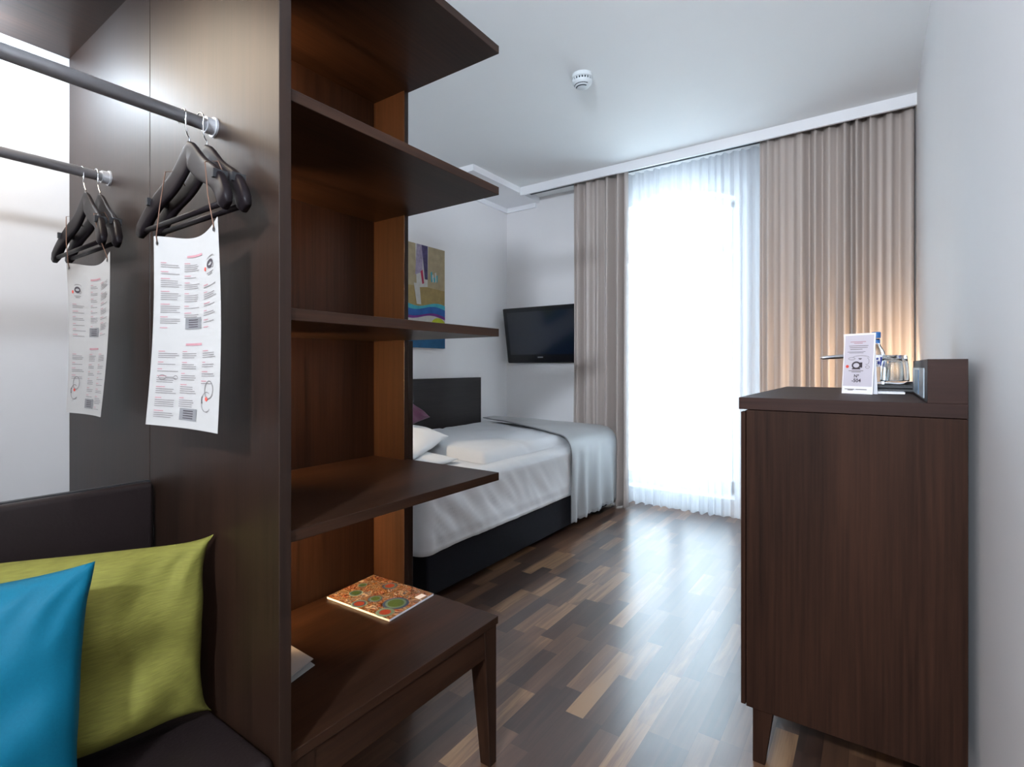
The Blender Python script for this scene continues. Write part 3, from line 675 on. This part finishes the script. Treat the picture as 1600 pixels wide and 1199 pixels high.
# throw
def throw():
    mb = MB(); nu, nv = 90, 60
    def prof(s_):   # s_: 0 at wall .. 1 hem; returns x, z
        top = 1.24
        Ltot = top + 0.60; d = s_ * Ltot
        if d < top - .08: return -3.07 + d, 0.712 - 0.024 * (d / top) ** 3, 0.0
        r_ = 0.12; q = d - (top - .08); arc = r_ * math.pi / 2
        if q < arc:
            a = q / r_; return -3.07 + top - .08 + r_ * math.sin(a) * 1.0, 0.689 - r_ * (1 - math.cos(a)), a / (math.pi / 2)
        return -3.07 + top - .08 + r_, 0.689 - r_ - (q - arc), 1.0 + (q - arc)
    def f(i, j):
        x, z, hang = prof(j); d = j
        xt = min(1, max(0, (x + 3.07) / 1.28))
        yn = 3.90 - 0.60 * xt ** 1.1; yf = 4.085
        y = yn + (yf - yn) * i
        hx = max(0, hang - 0.75); hx = min(1, hx * 1.2)
        rip = 0.016 * math.sin(i * 26 + 1.5 * math.sin(i * 5)) * (0.25 + 0.9 * min(1, max(0, hang - 1.0) * 2.4)) + 0.008 * noise.noise((i * 9, z * 3, 1))
        x2 = x + rip * hx + 0.006 * hx
        z2 = z + (0.006 * noise.noise((x * 4, y * 5, 3)) if hang < .5 else 0) + (0.004 * math.sin(i * 95) * (1 if j > 0.97 else 0))
        return (x2, y - 0.01 * hx * (1 - i), z2)
    mb.grid(f, nu, nv)
    o = obj('throw_blanket', mb, throw_m, smooth=True, solid=0.007, loc=(-2.4, 3.8, 0.1))
    # rolled hems as children
    tag(o, 'silver grey satin throw over the foot of the bed, hanging down its side', 'throw')
    h = bpy.data.objects.new('x', None)
    pts = [f(0, k / 60) for k in range(61)]
    oo = MB().tube(pts, 0.0055, 8)
    me = obj('hem', oo, throw_edge, None, smooth=True); wl = Vector(me.location)
    me.parent = o; me.location = wl - Vector(o.location)
    return o
throw()
cushion('pillow', (-2.92, 2.55, 0.800), (-2.36, 2.62, 0.735), (-2.10, 2.05, 0.680), (-2.95, 2.02, 0.730), 0.065, linen_m,
        'upper white pillow at the near end of the bed', 'pillow', seed=11, pinch=0.03)
cushion('pillow', (-2.92, 2.36, 0.645), (-2.06, 2.38, 0.638), (-1.98, 1.93, 0.640), (-2.95, 1.93, 0.650), 0.045, linen_m,
        'flat white pillow lying under the upper pillow on the bed', 'pillow', seed=14, pinch=0.03)
cushion('cushion', (-3.055, 2.82, 0.99), (-3.005, 3.115, 0.785), (-2.955, 2.76, 0.72), (-3.00, 2.48, 0.92), 0.045, magenta_m,
        'small magenta cushion propped against the headboard behind the pillows', 'cushion', seed=8, pinch=0.04)

# ---------------------------------------------------------------- picture
pic = thing('canvas_picture', (-3.150, 3.11, 1.359), 'abstract canvas in sand, blue waves and lime on the left wall above the bed', 'picture')
py0, py1, pz0, pz1 = 2.79, 3.43, 1.359, 2.228
sand = fabric('painted_sand', (0.36, 0.285, 0.17), 0.7, 18, 0.28, 0, 0.3); ochre = fabric('painted_ochre', (0.30, 0.21, 0.075), 0.7, 22, 0.25, 0, 0.3)
p_pale = fabric('painted_pale', (0.50, 0.48, 0.44), 0.7, 30, 0.15, 0, 0.2); p_lilac = fabric('painted_lilac', (0.30, 0.25, 0.34), 0.7, 30, 0.4, 0, 0.2)
p_navy = fabric('painted_indigo', (0.06, 0.045, 0.12), 0.7, 40, 0.6, 0, 0.2); p_red = fabric('painted_crimson', (0.40, 0.02, 0.07), 0.7, 30, 0.3, 0, 0.2)
p_teal = fabric('painted_turquoise', (0.05, 0.34, 0.40), 0.7, 20, 0.3, 0, 0.2); p_blue = fabric('painted_cobalt', (0.012, 0.09, 0.30), 0.7, 16, 0.4, 0, 0.2)
p_purple = fabric('painted_purple', (0.15, 0.02, 0.20), 0.7, 20, 0.3, 0, 0.2); p_lime = fabric('painted_lime', (0.40, 0.44, 0.015), 0.7, 20, 0.2, 0, 0.2)
p_deep = fabric('painted_sea_blue', (0.008, 0.085, 0.19), 0.7, 14, 0.3, 0, 0.2)

pm = [ochre, p_pale, p_lilac, p_navy, p_red, p_teal, p_blue, p_purple, p_lime, p_deep, sand]
mb = MB().box(-3.164, -3.136, py0, py1, pz0, pz1, 10); lay = [0]
def pp(pts, mi):   # pts in (s, t): s 0..1 left to right of the part seen (3.0..3.43), t 0 top .. 1 bottom
    lay[0] += 1; xo = -3.136 + 0.00025 * lay[0]
    mb.poly([(xo, 3.0 + 0.43 * s_, pz1 - (pz1 - pz0) * t_) for s_, t_ in pts], mi)
pp([(-.48, 0.42), (.30, .40), (1, .415), (1, .66), (-.48, .66)], 0)
pp([(.16, 0), (.52, 0), (.50, .40), (.2, .42)], 1)
pp([(.20, 0), (.36, 0), (.36, .26), (.16, .30)], 2)
pp([(.33, 0), (.50, 0), (.50, .33), (.42, .33)], 3)
pp([(.30, .26), (.36, .24), (.40, .37), (.35, .38)], 4)
pp([(.12, .38), (.27, .38), (.32, .58), (.20, .58)], 1)
for q in range(5): pp([(.58 + .04 * q, .25 + .025 * (q % 3)), (.62 + .04 * q, .24 + .025 * (q % 3)), (.66 + .03 * q, .33), (.60 + .04 * q, .35)], 1 if q % 2 else 5)
wv = lambda s_, a, b_, ph: a + b_ * math.sin(s_ * 5.5 + ph)
S_ = [-.48 + 1.48 * k / 24 for k in range(25)]
pp([(s_, wv(s_, .575, .022, .4)) for s_ in S_] + [(1, 1), (-.48, 1)], 5)
pp([(s_, wv(s_, .61, .022, .9)) for s_ in S_] + [(1, 1), (-.48, 1)], 6)
pp([(s_, wv(s_, .675, .020, 1.1)) for s_ in S_] + [(1, 1), (-.48, 1)], 7)
pp([(s_, wv(s_, .70, .020, 1.4)) for s_ in S_] + [(1, .86), (-.48, .86)], 1)
pp([(.80 + .22 * math.cos(a), .78 + .085 * math.sin(a)) for a in [2 * math.pi * k / 24 for k in range(24)] if .80 + .22 * math.cos(a) <= 1.0], 8)
pp([(-.48, .86), (1, .86), (1, 1), (-.48, 1)], 9)
for q in range(4): pp([(.62 + .09 * q, .86), (.70 + .09 * q, .86), (.67 + .09 * q, .90)], 8)
obj('canvas', mb, pm, pic, fix=False)

# ---------------------------------------------------------------- television
tv = thing('television', (-2.70, 4.33, 1.24), 'black flat television tilted forward on the window wall, partly behind the left curtain', 'television')
TX0, TX1 = -3.105, -2.255; TZ0, TZ1 = 1.235, 1.785; TB, TT = 4.355, 4.255
def tvy(z): return TB + (TT - TB) * (z - TZ0) / (TZ1 - TZ0)
def slab(x0, x1, z0, z1, f0, f1):
    return MB().hexa([(x0, tvy(z0) - f0, z0), (x1, tvy(z0) - f0, z0), (x1, tvy(z0) + f1, z0), (x0, tvy(z0) + f1, z0)], [(x0, tvy(z1) - f0, z1), (x1, tvy(z1) - f0, z1), (x1, tvy(z1) + f1, z1), (x0, tvy(z1) + f1, z1)])
obj('casing', slab(TX0, TX1, TZ0, TZ1, 0.0, 0.045), black_plastic, tv, bevel=0.012)
obj('screen', slab(TX0 + .05, TX1 - .04, TZ0 + .085, TZ1 - .045, 0.0015, 0.0), screen_m, tv)
obj('logo', slab(-2.735, -2.675, TZ0 + .052, TZ0 + .062, 0.0015, 0.0), chrome, tv)
obj('wall_bracket', box(-2.76, -2.60, 4.36, YW, 1.42, 1.60), matt_black, tv)

# ---------------------------------------------------------------- smoke detector
sd = thing('smoke_detector', (-1.402, 2.715, ZC - 0.075), 'round white smoke detector on the ceiling', 'smoke detector')
c = (-1.402, 2.715, ZC)
obj('mounting_base', MB().lathe([(0, 0), (0.062, 0), (0.062, -0.020), (0.058, -0.024), (0, -0.024)], c, 40), plastic_white, sd)
obj('vent_ring', MB().lathe([(0.052, -0.024), (0.052, -0.040)], c, 40), slot_m, sd)
mb = MB()
for k in range(20):
    a = 2 * math.pi * k / 20; x, y = c[0] + .0535 * math.cos(a), c[1] + .0535 * math.sin(a)
    mb.box(x - .003, x + .003, y - .003, y + .003, ZC - .042, ZC - .022)
obj('vent_rib', mb, plastic_white, sd)['kind'] = 'stuff'
obj('cap', MB().lathe([(0.057, -0.038), (0.055, -0.048), (0.040, -0.066), (0.020, -0.074), (0, -0.075)], c, 40), plastic_white, sd, smooth=True)
mb = MB()
for rr, zz in ((0.047, -0.0585), (0.037, -0.0685)):
    for k in range(10):
        a0, a1 = R(200 + k * 14), R(200 + (k + 1) * 14)
        mb.poly([(c[0] + rr * math.cos(a0), c[1] + rr * math.sin(a0), ZC + zz - .001), (c[0] + rr * math.cos(a1), c[1] + rr * math.sin(a1), ZC + zz - .001),
                 (c[0] + (rr - .005) * math.cos(a1), c[1] + (rr - .005) * math.sin(a1), ZC + zz - .0045), (c[0] + (rr - .005) * math.cos(a0), c[1] + (rr - .005) * math.sin(a0), ZC + zz - .0045)])
obj('vent_slot', mb, slot_m, sd, fix=False)

# ---------------------------------------------------------------- tall cabinet
KX0, KX1, KY0, KY1 = -0.322, 0.188, 1.700, 2.740
cb = thing('tall_cabinet', (-0.07, 2.22, 0.0), 'tall dark brown wooden cabinet with tapered feet against the right wall', 'cabinet')
obj('side_panel', box(KX0, KX1, KY0, KY0 + .02, 0.168, 1.068), wood_cab, cb, bevel=0.0008)
obj('carcass', box(KX0 + .001, KX1, KY0 + .02, KY1, 0.168, 1.068), wood_cab, cb)
for k, (ya, yb) in enumerate(((1.702, 2.218), (2.222, 2.738))):
    d = obj('door', box(-0.3375, -0.3245, ya, yb, 0.170, 1.062), wood_cab, cb, bevel=0.001)
obj('top_slab', box(-0.343, KX1, 1.698, KY1 + .005, 1.070, 1.106), wood_cab_x, cb, bevel=0.001)
rb = obj('raised_ledge', box(0.109, KX1, 1.699, 2.309, 1.106, 1.219), wood_cab_x, cb, bevel=0.0008)
obj('socket_plate', box(0.1065, 0.109, 1.80, 2.285, 1.114, 1.196), socket_m, rb)
obj('socket_strip', box(0.104, 0.1065, 1.97, 2.13, 1.118, 1.190), strip_m, rb)
for xo, xi, yo, yi in ((-0.306, -0.250, 1.712, 1.766), (0.180, 0.124, 1.712, 1.766), (-0.306, -0.250, 2.728, 2.672), (0.180, 0.124, 2.728, 2.672)):
    obj('leg', tleg(xo, xi, yo, yi, 0.168, 0.42), wood_cab, cb, bevel=0.001)

# things on the cabinet
ZT = 1.1063
cs = thing('card_stand', (-0.045, 2.13, ZT), 'white folded room card with a telephone drawing and number on the cabinet', 'card')
a_, b2_ = Vector((-0.098, 2.165, 0)), Vector((-0.008, 2.115, 0)); dr = (b2_ - a_).normalized(); nb = Vector((-dr.y, dr.x, 0))  # nb points away from the camera
wd = (b2_ - a_).length; HT = 0.208; LEAN = 0.018
def cf(x, z, off=0.0):
    p = a_ + dr * x + nb * (LEAN * z / HT - off); return Vector((p.x, p.y, ZT + z))
def cb_(x, z):
    p = a_ + dr * x + nb * (0.036 - (0.036 - LEAN - .0015) * z / HT) - dr * 0.004; return Vector((p.x, p.y, ZT + z))
obj('back_leaf', MB().grid(lambda i, j: cb_(wd * i, HT * j), 2, 2), card_m, cs, solid=0.0012)
mb = MB()
mb.hexa([cf(0, 0), cf(wd, 0), cf(wd, 0, -.0012), cf(0, 0, -.0012)], [cf(0, HT), cf(wd, HT), cf(wd, HT, -.0012), cf(0, HT, -.0012)], 5)
def cbar(x0, x1, z0, z1, mi, off=0.0011): mb.poly([cf(x0, z0, off), cf(x1, z0, off), cf(x1, z1, off), cf(x0, z1, off)], mi)
cbar(0.0035, wd - .0035, 0.026, HT - .006, 0)
for z, x0, x1, mi in ((.178, .22, .72, 1), (.173, .34, .62, 1), (.164, .18, .80, 2), (.158, .2, .78, 2), (.152, .22, .62, 2), (.144, .14, .72, 3), (.140, .2, .66, 3), (.078, .2, .68, 2), (.074, .3, .6, 2), (.0145, .1, .42, 2), (.0145, .46, .82, 2), (.0115, .2, .38, 2)):
    cbar(wd * x0, wd * x1, z, z + (.0022 if mi != 3 else .0012), mi, 0.0016)
def cring(cx_, cz, rx2, rz, wd_, mi, a0=0, a1=360, n_=18):
    for q in range(n_):
        x0, x1 = R(a0 + (a1 - a0) * q / n_), R(a0 + (a1 - a0) * (q + 1) / n_)
        mb.poly([cf(cx_ + math.cos(t) * (rx2 - d_), cz + math.sin(t) * (rz - d_), .0017) for t, d_ in ((x0, 0), (x1, 0), (x1, wd_), (x0, wd_))], mi)
cring(.046, .098, .0155, .0135, .0055, 3); cbar(.032, .060, .084, .088, 3, .0018); cbar(.058, .066, .090, .108, 3, .0018)   # telephone body
cring(.060, .124, .028, .008, .0016, 2, 0, 180); cring(.058, .122, .006, .004, .004, 3, 180, 360, 8); cring(.030, .121, .012, .005, .0016, 2)
cring(.080, .112, .008, .012, .0014, 2, -120, 90); cring(.083, .092, .007, .005, .0014, 2); cring(.016, .094, .0055, .0055, .0055, 4, n_=12)
obj('front_leaf', mb, [card_grey, ink_pink, ink_grey, ink_dark, ink_red, card_m], cs, fix=False)
text_mesh('Nº', 0.0150, lambda x, y: cf(wd * .47 + x, .056 + y, .0018), ink_dark, 'lettering', cs, bold=0.0004)
text_mesh('-504', 0.0170, lambda x, y: cf(wd * .47 + x, .040 + y, .0018), ink_dark, 'lettering', cs, bold=0.0004)

np_ = MB(); np_.box(0.006, 0.082, 2.20, 2.30, ZT, ZT + 0.006)
tag(obj('notepad', np_, card_m), 'small white notepad under the front of the black tray on the cabinet', 'notepad')
tr_ = thing('serving_tray', (0.055, 2.40, ZT), 'shallow black tray with glasses and bottle on the cabinet', 'tray')
mb = MB(); x0, x1, y0, y1 = -0.045, 0.125, 2.31, 2.58
mb.box(x0, x1, y0, y1, ZT + .0005, ZT + .012)
obj('tray_bottom', mb, matt_black, tr_, bevel=0.004)
mb = MB().tube([(x0, y0, ZT + .022), (x1, y0, ZT + .020), (x1, y1, ZT + .022), (x0, y1, ZT + .022), (x0, y0, ZT + .022)], 0.009, 10)
mb.box(x0, x1, y0 - .002, y0 + .002, ZT + .006, ZT + .022); mb.box(x1 - .002, x1 + .002, y0, y1, ZT + .006, ZT + .022); mb.box(x0 - .002, x0 + .002, y0, y1, ZT + .006, ZT + .022); mb.box(x0, x1, y1 - .002, y1 + .002, ZT + .006, ZT + .022)
obj('tray_rim', mb, matt_black, tr_, smooth=False)
mb = MB().grid(lambda i, j: (-0.03 + .15 * i, 2.325 + .12 * j, ZT + .033 + .004 * noise.noise((i * 4, j * 4, 2)) + .006 * (i > .8) * (1 - j)), 16, 12)
tag(obj('paper_napkin', mb, card_m, smooth=True, solid=0.001), 'white paper napkin lying on the black tray under the glasses', 'napkin')
def tumbler(x, y, label):
    z = ZT + .0385; prof = [(0.036, 0), (0.0365, .006), (0.0335, .055), (0.030, .085), (0.0295, .094), (0.028, .098), (0, .098), (0, .086), (0.0265, .084), (0.0285, .075), (0.0315, .05), (0.0343, .004), (0.036, 0)]
    return tag(obj('drinking_glass', MB().lathe(prof, (x, y, z), 32), glass_m, smooth=True, loc=(x, y, z)), label, 'glass', 'upturned tumblers on the tray')
g1_ = tumbler(0.050, 2.385, 'upturned clear tumbler on the tray, front one of two beside the bottle')
g2_ = g1_.copy(); C.objects.link(g2_); g2_.location = (0.070, 2.470, ZT + .0385); g2_['label'] = 'upturned clear tumbler on the tray, standing behind the other'
bo_ = thing('water_bottle', (0.004, 2.44, ZT + .0385), 'clear water bottle with a blue cap, half behind the white card', 'bottle')
bz = ZT + .0385; bc = (0.002, 2.50, 0)
bo_.location = (bc[0], bc[1], ZT + .0128); bz = ZT + .0128
obj('bottle_body', MB().lathe([(0, 0), (0.028, 0), (0.030, .006), (0.030, .12), (0.028, .138), (0.016, .162), (0.0125, .172), (0.0125, .190), (0, .190)], (bc[0], bc[1], bz), 32), bottle_m, bo_, smooth=True)
blue_cap = plain('blue_cap', (0.03, 0.13, 0.36), 0.4, 0.1, 40); blue_ink = plain('blue_label_print', (0.02, 0.04, 0.28), 0.5, 0.1, 40)
obj('cap', MB().lathe([(0, .193), (0.0150, .193), (0.0155, .200), (0.0155, .214), (0.0135, .217), (0, .217)], (bc[0], bc[1], bz), 24), blue_cap, bo_)
obj('neck_band', MB().lathe([(0.0130, .172), (0.0132, .172), (0.0132, .186), (0.0130, .186)], (bc[0], bc[1], bz), 24), blue_cap, bo_)
lb = obj('paper_label', MB().lathe([(0.0302, .080), (0.0306, .080), (0.0306, .125), (0.0302, .125)], (bc[0], bc[1], bz), 32), card_m, bo_, smooth=False)
def wrap(x, y): a = R(-92) + x / 0.031; return Vector((bc[0] + .0310 * math.cos(a), bc[1] + .0310 * math.sin(a), bz + .086 + y))
text_mesh('öl', 0.044, lambda x, y: wrap(x + .006, y), blue_ink, 'lettering', lb, bold=0.002)

# desk lamp beyond the card: chrome arm and head, throwing light on the curtain
dl = thing('reading_lamp', (0.06, 2.68, ZT), 'chrome swing lamp behind the white card, its thin head poking out to the left', 'lamp')
obj('lamp_base', MB().lathe([(0, 0), (0.035, 0), (0.035, .008), (0, .010)], (0.03, 2.66, ZT), 24), bright_chrome, dl)
obj('arm', MB().tube([(0.03, 2.66, ZT + .008), (0.03, 2.66, ZT + .12), (0.015, 2.655, ZT + .137), (-0.06, 2.63, ZT + .140)], 0.005, 12), bright_chrome, dl, smooth=True)
obj('lamp_head', MB().tube([(-0.06, 2.63, ZT + .140), (-0.125, 2.61, ZT + .136), (-0.185, 2.59, ZT + .131), (-0.195, 2.587, ZT + .130)], [0.007, 0.009, 0.007, 0.003], 14), bright_chrome, dl, smooth=True)

# ---------------------------------------------------------------- outside: the house across the street
hs_ = thing('house_across_street', (-3.5, 15.0, -9.0), 'pale house across the street, washed out behind the voile', 'building')
fac = plain('sunlit_plaster', (0.80, 0.79, 0.76), 0.8, 0.03, 2); win_d = plain('house_window_glass', (0.45, 0.48, 0.52), 0.2, 0.1, 2)
obj('facade', box(-12, 5, 14.0, 18.0, -9, 4.55), fac, hs_)
obj('cornice', box(-12.2, 5.2, 13.75, 14.0, 4.45, 4.75), fac, hs_)
for k in range(5):
    for z in (-3.2, -0.1, 2.2):
        x = -8.2 + k * 2.1
        o_ = obj('window', box(x, x + 0.95, 13.97, 14.0, z, z + 1.5), win_d, hs_)
